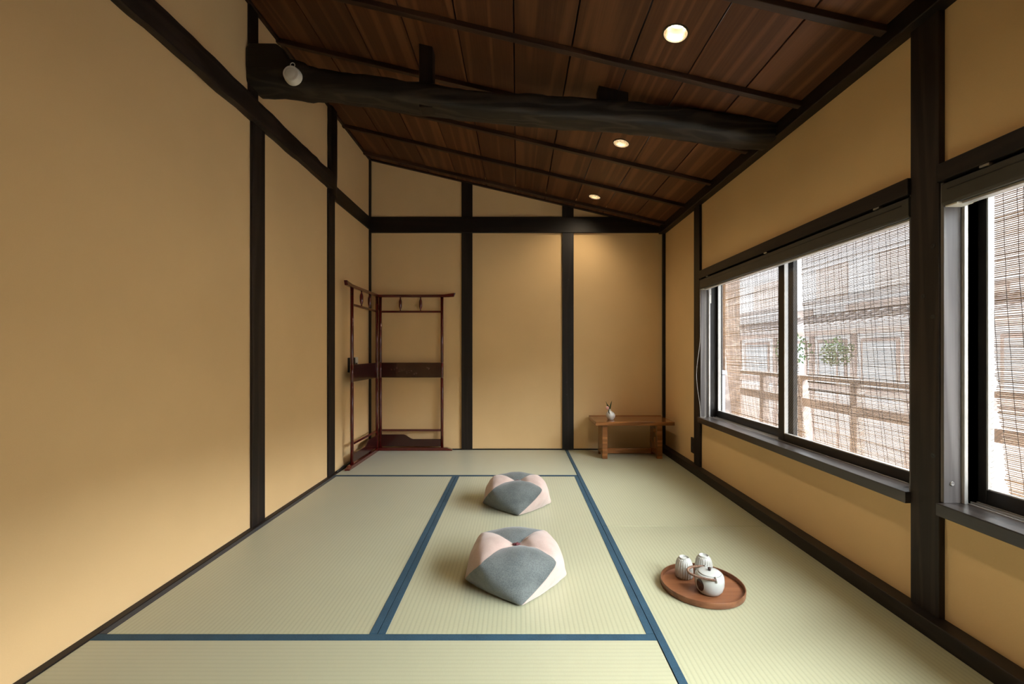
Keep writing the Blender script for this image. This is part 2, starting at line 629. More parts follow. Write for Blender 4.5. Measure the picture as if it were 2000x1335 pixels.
# ceiling: boards along the room, battens across
bm = B()
prism(bm, [(XL - 0.12, ceil_z(XL - 0.12) + 0.09), (XR + 0.16, ceil_z(XR + 0.16) + 0.09), (XR + 0.16, ceil_z(XR + 0.16) + 0.2), (XL - 0.12, ceil_z(XL - 0.12) + 0.2)], YF - 0.12, YB + 0.12, 'y')
ceiling = struct('ceiling', bm, 'stained_y', 'sloping ceiling of brown cedar boards with thin cross battens')
PITCH, X0 = 0.2826, -0.019
LAMP_X = X0 + 2.5 * PITCH
LAMP_Y = [3.953, 2.94, 1.927, 0.914, -0.1]
LAMP_R = 0.054
slope = Matrix.Rotation(math.atan(SL), 4, 'Y')


def board(w, y0, y1, holes=()):
    """local: x across the slope from 0 to w, z down the face at 0; thickness 10 mm upwards, lit face down"""
    bm = B()
    g = 0.0035
    xs0, xs1 = g, w - g
    if not holes:
        box(bm, xs0, xs1, y0, y1, 0.0, 0.010, 0.0015)
        return bm
    cx = w / 2
    hs = (xs1 - xs0) / 2
    ys = y0
    segs = []
    for h in sorted(holes):
        segs.append((ys, h - hs, None))
        segs.append((h - hs, h + hs, h))
        ys = h + hs
    segs.append((ys, y1, None))
    for a, b, h in segs:
        if h is None:
            vs = [bm.verts.new(p) for p in ((xs0, a, 0), (xs0, b, 0), (xs1, b, 0), (xs1, a, 0))]
            bm.faces.new(vs)
        else:
            n = 48
            inn, out = [], []
            for k in range(n):
                t = 2 * math.pi * (k + 0.5) / n
                c, s = math.cos(t), math.sin(t)
                q = hs / max(abs(c), abs(s))
                inn.append(bm.verts.new((cx + LAMP_R * 0.97 * c, h + LAMP_R * 0.97 * s, 0)))
                out.append(bm.verts.new((cx + q * c, h + q * s, 0)))
            cor = {}
            for k in range(n):
                k2 = (k + 1) % n
                t0, t1 = 2 * math.pi * (k + 0.5) / n, 2 * math.pi * (k + 1.5) / n
                extra = None
                for cn in (45, 135, 225, 315):
                    if t0 < R(cn) < t1:
                        extra = bm.verts.new((cx + hs * (1 if math.cos(R(cn)) > 0 else -1), h + hs * (1 if math.sin(R(cn)) > 0 else -1), 0))
                f = [inn[k2], inn[k], out[k]] + ([extra] if extra else []) + [out[k2]]
                bm.faces.new(f)
    bmesh.ops.recalc_face_normals(bm, faces=bm.faces[:])
    return bm


bw = PITCH / math.cos(math.atan(SL))
k0 = -6
xk = X0 + k0 * PITCH
while xk < XR + 0.1:
    hole = abs(xk + PITCH / 2 - LAMP_X) < 0.01
    o = obj('ceiling_board', board(bw, YF - 0.02, YB + 0.01, LAMP_Y if hole else ()), 'cedar_board', ceiling)
    o.location = (xk, 0, ceil_z(xk))
    o.rotation_euler = (0, math.atan(SL), 0)
    xk += PITCH
for yb in (-0.83, -0.33, 0.17, 0.67, 1.17, 1.67, 2.17, 2.67, 3.175, 3.67, 4.17):
    bm = B()
    box(bm, -0.02, 2.91 / math.cos(math.atan(SL)), -0.016, 0.016, -0.026, 0.001, 0.003)
    o = obj('batten', bm, 'batten_wood', ceiling)
    o.location = (XL, yb, ceil_z(XL))
    o.rotation_euler = (0, math.atan(SL), 0)
bm = B()
box(bm, XL, XL + 0.022, YF, YB, ceil_z(XL) - 0.018, ceil_z(XL) + 0.02, 0.003)
obj('edge_moulding', bm, 'batten_wood', ceiling)
bm = B()
prism(bm, [(XL, ceil_z(XL) - 0.012), (XR, ceil_z(XR) - 0.012), (XR, ceil_z(XR) + 0.02), (XL, ceil_z(XL) + 0.02)], YB - 0.03, YB, 'y')
obj('edge_moulding', bm, 'batten_wood', ceiling)

# ---- timbers
TN = [0]


def trim(bm, mat, label, smooth=False):
    TN[0] += 1
    o = struct('trim_%d' % TN[0], bm, mat, label)
    if smooth:
        smooth_by_angle(o)
    return o


def steps(a, b, n):
    return [a + (b - a) * i / n for i in range(n + 1)]


def post_path(x, y, z0, z1, n=26):
    return [(x, y, z) for z in steps(z0, z1, n)]


def plugs(parent, pts, axis, r=0.0085):
    for p in pts:
        bm = B()
        prof = [(0, 0.0), (r * 0.9, 0.0), (r, 0.0012), (r * 0.7, 0.0015), (0, 0.0005)]
        lathe(bm, prof, 16)
        o = obj('wood_plug', bm, 'black_plastic', parent)
        o.location = p
        o.rotation_euler = {'-x': (0, R(-90), 0), '+x': (0, R(90), 0), '-y': (R(90), 0, 0)}[axis]


# back wall
bm = B()
box(bm, -0.547, -0.442, YB - 0.02, YB, 0.0, ceil_z(-0.5), 0.002)
trim(bm, 'stained_z', 'dark timber post on the end wall beside the folding rack')
bm = B()
box(bm, 0.437, 0.547, YB - 0.02, YB, 0.0, ceil_z(0.5), 0.002)
t = trim(bm, 'stained_z', 'dark timber post on the end wall between bare panel and bench')
plugs(t, [(0.495, YB - 0.02, 1.66), (0.515, YB - 0.02, 0.93), (0.518, YB - 0.02, 0.595), (0.478, YB - 0.02, 0.66), (0.48, YB - 0.02, 0.54)], '-y', 0.007)
bm = B()
box(bm, XL + 0.01, XR, YB - 0.026, YB, 2.118, 2.272, 0.003)
trim(bm, 'stained_x', 'thick dark horizontal tie beam across the end wall')
bm = B()
box(bm, XL, XL + 0.018, YB - 0.03, YB, 0.0, ceil_z(XL), 0.002)
trim(bm, 'stained_z', 'slim dark corner post behind the folding rack')
bm = B()
box(bm, XR - 0.026, XR + 0.002, YB - 0.03, YB, 0.0, 2.12, 0.002)
trim(bm, 'stained_z', 'slim dark corner post above the low bench')
bm = B()
box(bm, XL, XR, YB - 0.012, YB, -0.05, 0.010, 0.001)
tag(obj('baseboard_back', bm, 'stained_x'), 'thin dark strip where the end wall meets the mats', kind='structure')

# long wall opposite the windows
bm = B()
box(bm, XL, XL + 0.015, 2.397, 2.518, 0.0, 2.24, 0.003)
trim(bm, 'hewn_z', 'wide dark post on the bare wall, closer to the viewer than the rack')
bm = B()
box(bm, XL, XL + 0.014, 2.375, 2.455, 2.24, ceil_z(XL), 0.002)
trim(bm, 'stained_z', 'short dark post above the log beam end')
bm = B()
box(bm, XL, XL + 0.013, 3.366, 3.487, 0.0, 2.20, 0.003)
trim(bm, 'hewn_z', 'dark wall post next to the folding rack')
bm = B()
hewn(bm, post_path(XL + 0.016, 3.43, 2.165, ceil_z(XL), 12), 0.022, 0.058, 'z', 0.003, 16, 6, 5)
trim(bm, 'stained_z', 'dark upper post ending in a rounded tip over the wall beam', True)
bm = B()
hewn(bm, [(-1.430, y, 2.264) for y in steps(YF, 3.39, 70)], 0.024, 0.062, 'y', 0.007, 18, 6, 2)
trim(bm, 'hewn_y', 'rough hewn dark beam running along the bare wall', True)
bm = B()
box(bm, XL, XL + 0.014, 3.48, YB, 2.146, 2.268, 0.003)
trim(bm, 'stained_y', 'short dark wall beam between last post and end wall')
bm = B()
box(bm, XL, XL + 0.030, YF, YB, -0.05, 0.004, 0.0015)
tag(obj('baseboard_left', bm, 'hewn_y'), 'narrow dark strip along the foot of the bare wall', kind='structure')

# window wall
bm = B()
box(bm, 1.38, XR + 0.02, YF, YB, 2.107, 2.24, 0.004)
trim(bm, 'stained_y', 'heavy black eaves beam along the top of the window wall')
bm = B()
box(bm, 1.42, XR, 3.46, 3.571, 0.0, 2.11, 0.003)
trim(bm, 'stained_z', 'dark post at the far end of the first window')
bm = B()
box(bm, 1.42, XR + 0.05, 1.4925, 1.602, 0.0, 2.13, 0.003)
t = trim(bm, 'hewn_z', 'broad dark post between the two windows')
plugs(t, [(1.42, 1.513, 1.317), (1.42, 1.513, 1.075), (1.42, 1.513, 0.602), (1.42, 1.55, 1.15)], '-x', 0.0085)
bm = B()
box(bm, 1.375, XR, YF, YB, -0.05, 0.056, 0.004)
tag(obj('baseboard_right', bm, 'stained_y'), 'deep dark ledge along the foot of the window wall', kind='structure')


# ---- windows
def frame_rect(bm, x0, x1, y0, y1, z0, z1, s0, s1, b, t, bev=0.0015):
    """sash: stile widths s0 (at y0), s1 (at y1), bottom b, top t"""
    box(bm, x0, x1, y0, y0 + s0, z0, z1, bev)
    box(bm, x0, x1, y1 - s1, y1, z0, z1, bev)
    box(bm, x0 + 0.001, x1 - 0.001, y0 + s0, y1 - s1, z0, z0 + b, bev)
    box(bm, x0 + 0.001, x1 - 0.001, y0 + s0, y1 - s1, z1 - t, z1, bev)
    return bm


def window(n, ya, yb, split, label):
    """ya nearer, yb farther end of the opening; split = y where the sashes overlap"""
    e = thing('window_%d' % n, (0, 0, 0), label, kind='structure')
    # wooden surround
    bm = B()
    box(bm, 1.400, 1.500, ya, yb - 0.008, 0.408, 0.450, 0.003)
    obj('sill', bm, 'sill_wood', e)
    bm = B()
    box(bm, 1.408, 1.500, ya, yb, 1.524, 1.584, 0.003)
    obj('head_rail', bm, 'stained_y', e)
    for y0, y1 in ((yb - 0.012, yb), (ya, ya + 0.012)):
        bm = B()
        box(bm, 1.425, 1.482, y0, y1, 0.450, 1.524, 0.001)
        j = obj('jamb_lining', bm, 'lining_z', e)
        if n == 2 and y1 == yb:
            b2 = B()
            lathe(b2, [(0, 0), (0.007, 0), (0.0075, 0.001), (0.006, 0.003), (0.002, 0.0025), (0, 0.002)], 18)
            s = obj('screw_head', b2, 'steel', j)
            s.location = (1.452, y0, 0.515)
            s.rotation_euler = (R(90), 0, 0)
    # aluminium frame with tracks
    bm = B()
    box(bm, 1.484, 1.496, ya, ya + 0.022, 0.45, 1.53, 0.001)
    box(bm, 1.484, 1.496, yb - 0.022, yb, 0.45, 1.53, 0.001)
    o = obj('frame_flange', bm, 'alu_light', e)
    bm = B()
    frame_rect(bm, 1.496, 1.600, ya, yb + 0.03, 0.43, 1.535, 0.03, 0.03, 0.012, 0.03)
    o = obj('frame', bm, 'alu_dark', e)
    for tx in (1.5005, 1.5275, 1.548):
        bm = B()
        box(bm, tx - 0.0015, tx + 0.0015, ya + 0.03, yb, 0.442, 0.452)
        obj('track', bm, 'alu_light', e)
    # sashes
    for k, (x0, x1, y0, y1) in enumerate(((1.515, 1.540, ya + 0.02, split + 0.03), (1.552, 1.577, split - 0.05, yb + 0.006))):
        bm = B()
        st = 0.055 if k == 0 else 0.05
        frame_rect(bm, x0, x1, y0, y1, 0.444, 1.52, 0.05, st if k == 0 else 0.032, 0.046 if k == 0 else 0.054, 0.05)
        s = obj('sash', bm, 'alu_dark', e)
        bm = B()
        ys0, ys1 = y0 + 0.05, y1 - (st if k == 0 else 0.032)
        zb = 0.444 + (0.046 if k == 0 else 0.054)
        xm = (x0 + x1) / 2
        for a, b_ in ((ys0, ys0 + 0.005), (ys1 - 0.005, ys1)):
            box(bm, x0 + 0.0005, x1 - 0.004, a, b_, zb, 1.47)
        box(bm, x0 + 0.004, x1 - 0.004, ys0, ys1, zb, zb + 0.004)
        obj('glazing_bead', bm, 'alu_light', s)
        bm = B()
        box(bm, xm - 0.0015, xm + 0.0015, ys0, ys1, zb, 1.47)
        obj('glass_pane', bm, 'pane_glass', s)
    # paper label on the frame next to the far jamb
    bm = B()
    box(bm, 1.4985, 1.512, yb - 0.0015, yb - 0.0005, 1.335, 1.50)
    # sits on the face of the far frame member
    o = obj('paper_label', bm, 'white_plastic', e)
    bm = B()
    box(bm, 1.500, 1.5115, yb - 0.0019, yb - 0.0015, 1.405, 1.408)
    obj('printed_line', bm, 'black_plastic', o)
    return e


wood('sill_wood', (0.022, 0.017, 0.0145), (0.055, 0.043, 0.037), 'y', rough=0.32, rings=5, across=9, spec=0.6)
window(1, W1[0], 3.46, 2.545, 'sliding aluminium window farther from the viewer, beyond the broad post')
window(2, W2[0], W2[1], 0.52, 'sliding aluminium window nearest the viewer, cut by the picture edge')


def shade(y0, y1, label, chain):
    e = thing('roller_shade', (1.45, (y0 + y1) / 2, 1.443), label, 'shade', 'roller shades over the windows')
    off = Vector(e.location)
    bm = B()
    prism(bm, [(1.416, 1.452), (1.420, 1.443), (1.484, 1.443), (1.484, 1.518), (1.424, 1.518), (1.416, 1.512)], y0, y1, 'y', 0.001)
    bm.transform(Matrix.Translation(-off))
    obj('cassette', bm, 'cassette', e)
    bm = B()
    box(bm, 1.4145, 1.417, y0 + 0.03, y1 - 0.02, 1.492, 1.4945)
    bm.transform(Matrix.Translation(-off))
    obj('groove_strip', bm, 'black_plastic', e)
    bm = B()
    box(bm, 1.434, 1.462, y0 + 0.015, y1 - 0.05, 1.434, 1.443, 0.002)
    bm.transform(Matrix.Translation(-off))
    obj('bottom_bar', bm, 'alu_light', e)
    bm = B()
    box(bm, 1.424, 1.478, y1 - 0.045, y1 - 0.005, 1.437, 1.443, 0.001)
    bm.transform(Matrix.Translation(-off))
    obj('end_cap', bm, 'white_plastic', e)
    for yy in (y1 - 0.14, (y0 + y1) / 2, y0 + 0.14):
        bm = B()
        box(bm, 1.411, 1.43, yy - 0.014, yy + 0.014, 1.516, 1.5235, 0.001)
        bm.transform(Matrix.Translation(-off))
        obj('bracket', bm, 'steel', e)
    if chain:
        pts = []
        for i in range(61):
            t = i / 60
            z = 1.44 - t * 0.985
            x = 1.412 - 0.030 * math.sin(math.pi * min(1, max(0, (t - 0.35) / 0.65))) ** 2
            pts.append((x, y1 - 0.02 - 0.01 * t, z))
        pts += [(1.43, y1 - 0.035, 0.4525), (1.445, y1 - 0.035, 0.4525)]
        for i in range(46):
            pts.append((1.452, y1 - 0.022, 0.46 + i / 45 * 0.975))
        bm = B()
        acc = 0.0
        for a, b_ in zip(pts, pts[1:]):
            a, b_ = Vector(a), Vector(b_)
            L_ = (b_ - a).length
            d = -acc
            while d < L_:
                if d >= 0:
                    c = a + (b_ - a) * (d / L_)
                    bmesh.ops.create_icosphere(bm, subdivisions=1, radius=0.0021, matrix=Matrix.Translation(c))
                d += 0.007
            acc = L_ - (d - 0.007)
        tube(bm, pts, 0.0006, 5)
        bm.transform(Matrix.Translation(-off))
        o = obj('bead_chain', bm, 'white_plastic', e)
        o['kind'] = 'stuff'


shade(W1[0] + 0.005, 3.448, 'slim dark roller shade cassette over the far window, bead chain hanging', True)
shade(W2[0], W2[1] - 0.012, 'slim dark roller shade cassette over the window nearest the viewer', False)


# ------------------------------------------------------------------ rush mats
def mat_(x0, x1, y0, y1, axis, borders, label):
    g = 0.0012
    cx, cy = (x0 + x1) / 2, (y0 + y1) / 2
    bm = B()
    box(bm, x0 + g - cx, x1 - g - cx, y0 + g - cy, y1 - g - cy, 0.0, 0.053, 0.0025)
    o = obj('tatami_mat', bm, 'rush_' + axis, None, loc=(cx, cy, -0.053))
    tag(o, label, 'mat', 'rush floor mats')
    hw = 0.0275
    for side, mt in borders:
        bm = B()
        if side == 'w':
            q = (x0 + g, x0 + hw, y0 + g, y1 - g)
        elif side == 'e':
            q = (x1 - hw, x1 - g, y0 + g, y1 - g)
        elif side == 's':
            q = (x0 + g, x1 - g, y0 + g, y0 + hw + 0.006)
        else:
            q = (x0 + g, x1 - g, y1 - hw - 0.006, y1 - g)
        box(bm, q[0] - cx, q[1] - cx, q[2] - cy, q[3] - cy, 0.048, 0.0545, 0.0008)
        b = obj('cloth_border', bm, mt, o)
        b['label'] = 'indigo cloth border' if mt == 'indigo_cloth' else 'dark cloth border'
    return o


mat_(-1.42, -0.475, 1.50, 3.404, 'y', [('w', 'dark_cloth'), ('e', 'indigo_cloth')], 'rush mat lying lengthwise along the bare wall beside the post')
mat_(-0.475, 0.463, 1.50, 3.404, 'y', [('w', 'indigo_cloth'), ('e', 'indigo_cloth')], 'rush mat in the middle, under the two cushions')
mat_(-1.42, 0.463, 3.404, YB - 0.012, 'x', [('s', 'indigo_cloth')], 'rush mat lying crosswise under the folding rack')
mat_(-1.42, 0.463, 0.545, 1.50, 'x', [('n', 'indigo_cloth'), ('s', 'indigo_cloth')], 'rush mat lying crosswise nearest the viewer')
mat_(0.463, 1.375, 2.43, YB - 0.012, 'y', [('w', 'indigo_cloth')], 'rush mat under the low bench by the far window')
mat_(0.463, 1.375, 0.545, 2.43, 'y', [('w', 'indigo_cloth')], 'rush mat under the round tea tray')

# ------------------------------------------------------------------ log beam
e = thing('log_beam', (0, 2.45, 2.2), 'massive black log beam spanning the room below the ceiling', 'beam')
off = Vector(e.location)
key = [(-1.45, 2.452), (-1.25, 2.458), (-1.06, 2.422), (-0.612, 2.364), (-0.314, 2.317), (-0.03, 2.293), (0.252, 2.272), (0.677, 2.243), (0.96, 2.205), (1.243, 2.165), (1.39, 2.150)]


def interp(k, x):
    for (a, b), (c, d) in zip(k, k[1:]):
        if a <= x <= c:
            return b + (d - b) * (x - a) / (c - a)
    return k[-1][1]


xs = steps(-1.448, 1.39, 90)
sm = []
for x in xs:
    z = sum(interp(key, min(1.39, max(-1.45, x + d))) for d in (-0.12, -0.06, 0, 0.06, 0.12)) / 5
    sm.append((x, 2.45, z))
hh = []
for x in xs:
    h = 0.058
    if x < -1.16:
        h = 0.066
    elif x < -1.1:
        h = 0.062
    hh.append(h + 0.006 * noise.noise(Vector((x * 3, 0, 0))))
bm = B()
hewn(bm, sm, [h * 0.6 + 0.052 for h in hh], hh, 'x', 0.008, 32, 5.5, 9)
bm.transform(Matrix.Translation(-off))
smooth_by_angle(obj('log', bm, 'old_log', e), 60)
bm = B()
prism(bm, [(-1.448, 2.46), (-1.448, 2.575), (-1.432, 2.60), (-1.285, 2.598), (-1.245, 2.565), (-1.215, 2.515), (-1.17, 2.508), (-1.13, 2.495), (-1.10, 2.46)], 2.352, 2.53, 'y', 0.012)
bm.transform(Matrix.Translation(-off))
obj('tenon_block', bm, 'stained_x', e)
for xa, xb in ((-0.535, -0.462), (0.44, 0.60)):
    bm = B()
    prism(bm, [(xa, 2.28), (xb, 2.28), (xb, ceil_z(xb) + 0.01), (xa, ceil_z(xa) + 0.01)], 2.40, 2.48, 'y', 0.003)
    bm.transform(Matrix.Translation(-off))
    obj('strut', bm, 'stained_z', e)

# round white alarm on the beam
e = thing('smoke_alarm', (-1.190, 2.356, 2.415), 'small round white alarm fixed to the end of the log beam', 'alarm')
bm = B()
lathe(bm, [(0, 0), (0.046, 0), (0.046, 0.012), (0.043, 0.024), (0.041, 0.034), (0.038, 0.037), (0.028, 0.0375), (0.0275, 0.0355), (0, 0.0352)], 48)
o = smooth_by_angle(obj('housing', bm, 'white_plastic', e), 30)
o.rotation_euler = (R(90), 0, 0)
bm = B()
lathe(bm, [(0, 0.0350), (0.026, 0.0352), (0.0265, 0.0372), (0.024, 0.0385), (0, 0.039)], 40)
o = smooth_by_angle(obj('face_button', bm, 'white_plastic', e), 30)
o.rotation_euler = (R(90), 0, 0)
bm = B()
tube(bm, [(0.012 * math.cos(a), -0.014, 0.056 + 0.012 * math.sin(a)) for a in steps(-0.6, 4.0, 16)], 0.0022, 8)
obj('hanging_loop', bm, 'white_plastic', e, True)


# ------------------------------------------------------------------ recessed ceiling spots
def downlight(y, label):
    e = thing('ceiling_spot', (LAMP_X, y, ceil_z(LAMP_X)), label, 'ceiling light', 'recessed ceiling spots')
    e.rotation_euler = (0, math.atan(SL), 0)
    bm = B()
    lathe(bm, [(LAMP_R * 0.90, 0.004), (LAMP_R * 0.93, -0.003), (LAMP_R * 1.05, -0.0025), (LAMP_R * 1.06, 0.0005), (LAMP_R * 0.95, 0.003)], 48)
    smooth_by_angle(obj('trim_ring', bm, 'ring_dark', e), 40)
    bm = B()
    lathe(bm, [(LAMP_R * 0.92, 0.0), (LAMP_R * 0.86, 0.02), (LAMP_R * 0.78, 0.042), (LAMP_R * 0.62, 0.054)], 48)
    bmesh.ops.reverse_faces(bm, faces=bm.faces[:])
    obj('reflector', bm, 'bronze', e, True)
    bm = B()
    lathe(bm, [(0, 0.046), (LAMP_R * 0.42, 0.047), (LAMP_R * 0.62, 0.050), (LAMP_R * 0.62, 0.060), (0, 0.062)], 40)
    obj('lamp', bm, 'lamp_glow', e, True)
    L = bpy.data.lights.new('ceiling_spot_light', 'SPOT')
    L.energy = LAMP
    L.color = (1.0, 0.80, 0.55)
    L.spot_size = R(155)
    L.spot_blend = 1.0
    L.shadow_soft_size = 0.03
    o = bpy.data.objects.new('ceiling_spot_light', L)
    COL.objects.link(o)
    o.parent = e
    o.location = (0, 0, 0.018)
    return e


downlight(LAMP_Y[0], 'smallest and farthest recessed ceiling spot, near the end wall')
downlight(LAMP_Y[1], 'recessed ceiling spot just beyond the log beam')
downlight(LAMP_Y[2], 'largest recessed ceiling spot, on the near side of the log beam')
downlight(LAMP_Y[3], 'recessed ceiling spot above the viewer, out of frame')
downlight(LAMP_Y[4], 'recessed ceiling spot behind the viewer, out of frame')

# ------------------------------------------------------------------ folding clothes rack
RK = thing('folding_rack', (-1.345, 4.295, 0.0017), 'dark red lacquered folding kimono rack standing in the corner', 'rack')


def rack_panel(parent, L0, flip, name):
    """local u from 0 (hinge post) to L0 (outer post), z up; part = one leaf with its pieces as sub-parts"""
    p = bpy.data.objects.new(name, None)
    COL.objects.link(p)
    p.parent = parent

    def U(bm):
        return bm
    for u in (0.014, L0):
        bm = B()
        tube(bm, [(u, 0, z) for z in (0.022, 0.70, 0.702, 0.706, 0.708, 0.85, 0.852, 0.856, 0.858, 1.485)], [0.0145, 0.0145, 0.0125, 0.0125, 0.0145, 0.0145, 0.0125, 0.0125, 0.0145, 0.0145], 14)
        obj('upright', bm, 'lacquer', p, True)
    # top rail with up-swept end
    top = [(-0.008, 1.482), (L0, 1.482), (L0 + 0.06, 1.483), (L0 + 0.115, 1.487), (L0 + 0.132, 1.525), (L0 + 0.08, 1.518), (L0 + 0.02, 1.510), (L0 - 0.1, 1.508), (-0.008, 1.508)]
    bm = B()
    prism(bm, top, -0.014, 0.014, 'y', 0.003)
    obj('top_rail', bm, 'lacquer', p)
    for z0, z1 in ((1.333, 1.353), (0.186, 0.206)):
        bm = B()
        box(bm, 0.014, L0, -0.009, 0.009, z0, z1, 0.002)
        obj('crossbar', bm, 'lacquer', p)
    bm = B()
    box(bm, 0.02, L0 - 0.006, -0.006, 0.006, 0.706, 0.850, 0.002)
    pan = obj('centre_board', bm, 'lacquer_board', p)
    bm = B()
    pts = [(0.02, 0.040), (L0 - 0.006, 0.040), (L0 - 0.006, 0.110)]
    for i in range(13):
        t = i / 12
        u = 0.55 * L0 - 0.17 * L0 * t
        pts.append((u, 0.110 + 0.045 * (0.5 - 0.5 * math.cos(math.pi * t))))
    pts += [(0.02, 0.155)]
    prism(bm, pts, -0.006, 0.006, 'y', 0.0015)
    obj('base_board', bm, 'lacquer_board', p)
    bm = B()
    prism(bm, [(-0.01, 0.0), (L0 + 0.10, 0.0), (L0 + 0.098, 0.012), (L0 + 0.07, 0.020), (L0 + 0.045, 0.030), (-0.01, 0.030)], -0.02, 0.02, 'y', 0.003)
    obj('foot', bm, 'lacquer', p)
    for u in (0.34 * L0, 0.66 * L0):
        bm = B()
        lathe(bm, [(0, 1.353), (0.006, 1.354), (0.006, 1.366), (0.012, 1.380), (0.0155, 1.395), (0.0155, 1.44), (0.012, 1.455), (0.006, 1.469), (0.006, 1.482), (0, 1.483)], 14, ctr=(u, 0))
        obj('spindle', bm, 'lacquer', p, True)
    if flip:
        random.seed(3)
        bm = B()
        # faded brush strokes of an illegible inscription
        for cu, cz, n in [(0.125 + 0.024 * i, 0.79 - 0.004 * i + 0.010 * ((i * 7) % 3 - 1), 3) for i in range(11)] + [(0.485, 0.795, 5), (0.468, 0.80, 2)]:
            for j in range(n):
                a = random.uniform(0, math.pi)
                d = 0.006 + random.random() * 0.005
                c = Vector((cu + random.uniform(-0.006, 0.006), -0.0064, cz + random.uniform(-0.010, 0.010)))
                v = Vector((math.cos(a), 0, math.sin(a))) * d
                tube(bm, [c - v, c + Vector((0.001, 0, 0.001)), c + v], [0.0005, 0.0012, 0.0004], 5)
        o = obj('inscription', bm, 'gilt', pan)
        o['label'] = 'faded gilt brush writing'
        o['kind'] = 'stuff'
    return p


pr = rack_panel(RK, 0.612, True, 'rack_leaf')
pl = rack_panel(RK, 0.630, False, 'rack_leaf')
pl.rotation_euler = (0, 0, R(-91))
pl.location = (-0.010, -0.014, 0)
for z in (0.16, 1.36):
    bm = B()
    tube(bm, [(-0.006, -0.006, z), (-0.006, -0.006, z + 0.05)], 0.006, 10)
    obj('hinge', bm, 'ring_dark', RK, True)

# wall device and cable behind the rack
e = thing('wall_remote', (XL, 3.85, 0.78), 'small black and white remote holder on the wall behind the rack', 'remote')
bm = B()
box(bm, 0.0, 0.036, -0.075, 0.01, 0.0, 0.125, 0.003)
obj('holder', bm, 'black_plastic', e)
bm = B()
box(bm, 0.0, 0.034, 0.012, 0.085, 0.045, 0.13, 0.004)
obj('switch_plate', bm, 'white_plastic', e)
bm = B()
box(bm, 0.034, 0.037, 0.02, 0.06, 0.05, 0.08, 0.001)
obj('display', bm, 'black_plastic', e)
bm = B()
tube(bm, [(-1.430, 3.50, 0.010), (-1.425, 3.56, 0.012), (-1.432, 3.64, 0.016), (-1.424, 3.72, 0.011), (-1.430, 3.80, 0.018), (-1.42, 3.88, 0.010), (-1.428, 4.05, 0.010), (-1.425, 4.25, 0.010)], 0.007, 8)
tag(obj('power_cable', bm, 'black_plastic', None, True), 'black cable lying along the wall foot behind the rack', 'cable')
bm = B()
box(bm, 1.428, XR, 3.58, 3.655, 0.13, 0.255, 0.003)
o = tag(obj('outlet_plate', bm, 'brown_plate'), 'dark brown outlet plate low on the wall beside the far window post', 'outlet')
for dz in (0.165, 0.205):
    bm = B()
    box(bm, 1.4265, 1.43, 3.60, 3.635, dz, dz + 0.018, 0.001)
    obj('socket', bm, 'black_plastic', o)

# ------------------------------------------------------------------ low bench with vase
e = thing('low_bench', (1.04, 4.13, 0.0017), 'low polished brown wooden bench in the far corner', 'bench')
ox, oy = 1.04, 4.13
bm = B()
box(bm, 0.692 - ox, 1.395 - ox, 3.93 - oy, 4.312 - oy, 0.300, 0.333, 0.0025)
obj('bench_top', bm, 'bench_wood', e)
bm = B()
box(bm, 0.692 - ox, 1.395 - ox, 4.300 - oy, 4.312 - oy, 0.333, 0.337, 0.001)
obj('back_lip', bm, 'bench_wood', e)
for x0, x1 in ((0.757, 0.803), (1.246, 1.292)):
    bm = B()
    pts = [(3.952 - oy, 0.0), (3.985 - oy, 0.0), (4.0 - oy, 0.03), (4.12 - oy, 0.03), (4.135 - oy, 0.0), (4.175 - oy, 0.0), (4.175 - oy, 0.300), (3.952 - oy, 0.300)]
    prism(bm, pts, x0 - ox, x1 - ox, 'x', 0.002)
    obj('leg', bm, 'bench_wood', e)
bm = B()
box(bm, 0.803 - ox, 1.246 - ox, 4.14 - oy, 4.165 - oy, 0.006, 0.052, 0.002)
obj('stretcher', bm, 'bench_wood', e)

vx, vy, vz = 0.853, 4.06, 0.335
e = thing('flower_vase', (vx, vy, vz), 'tiny white ceramic vase on the low bench', 'vase')
bm = B()
lathe(bm, [(0, 0.0), (0.024, 0.0), (0.027, 0.004), (0.039, 0.025), (0.042, 0.042), (0.036, 0.060), (0.022, 0.074), (0.012, 0.082), (0.011, 0.092), (0.0135, 0.098), (0.0105, 0.098), (0.008, 0.090), (0, 0.088)], 40)
for v in bm.verts:
    v.co.x -= 0.012 * max(0, (v.co.z - 0.03) / 0.07) ** 1.5
obj('body', bm, 'vase_white', e, True)
bm = B()
tube(bm, [(-0.016, -0.010, 0.094), (-0.026, -0.034, 0.086), (-0.024, -0.046, 0.070), (-0.018, -0.046, 0.056)], [0.002, 0.004, 0.005, 0.001], 8)
obj('hanging_leaf', bm, 'leaf', e, True)
f = thing('pink_flower', (vx - 0.012, vy, vz + 0.09), 'pink bud with narrow green leaves standing in the tiny vase', 'flower')


def blade(p0, p1, p2, wd):
    bm = B()
    p0, p1, p2 = Vector(p0), Vector(p1), Vector(p2)
    prev = None
    rows = []
    for i in range(11):
        t = i / 10
        c = p0 * (1 - t) ** 2 + p1 * 2 * t * (1 - t) + p2 * t * t
        k = wd * (math.sin(math.pi * (0.12 + 0.88 * t)) ** 0.8) * (1 if i < 10 else 0.05)
        rows.append([bm.verts.new(c + Vector((-k, 0.0, 0))), bm.verts.new(c + Vector((0, 0.25 * k, 0))), bm.verts.new(c + Vector((k, 0, 0))), bm.verts.new(c + Vector((0, -0.1 * k - 0.0006, 0)))])
    for a, b_ in zip(rows, rows[1:]):
        for j in range(4):
            bm.faces.new([a[j], a[(j + 1) % 4], b_[(j + 1) % 4], b_[j]])
    bm.faces.new(rows[0])
    bm.faces.new(rows[-1][::-1])
    bmesh.ops.recalc_face_normals(bm, faces=bm.faces[:])
    return bm


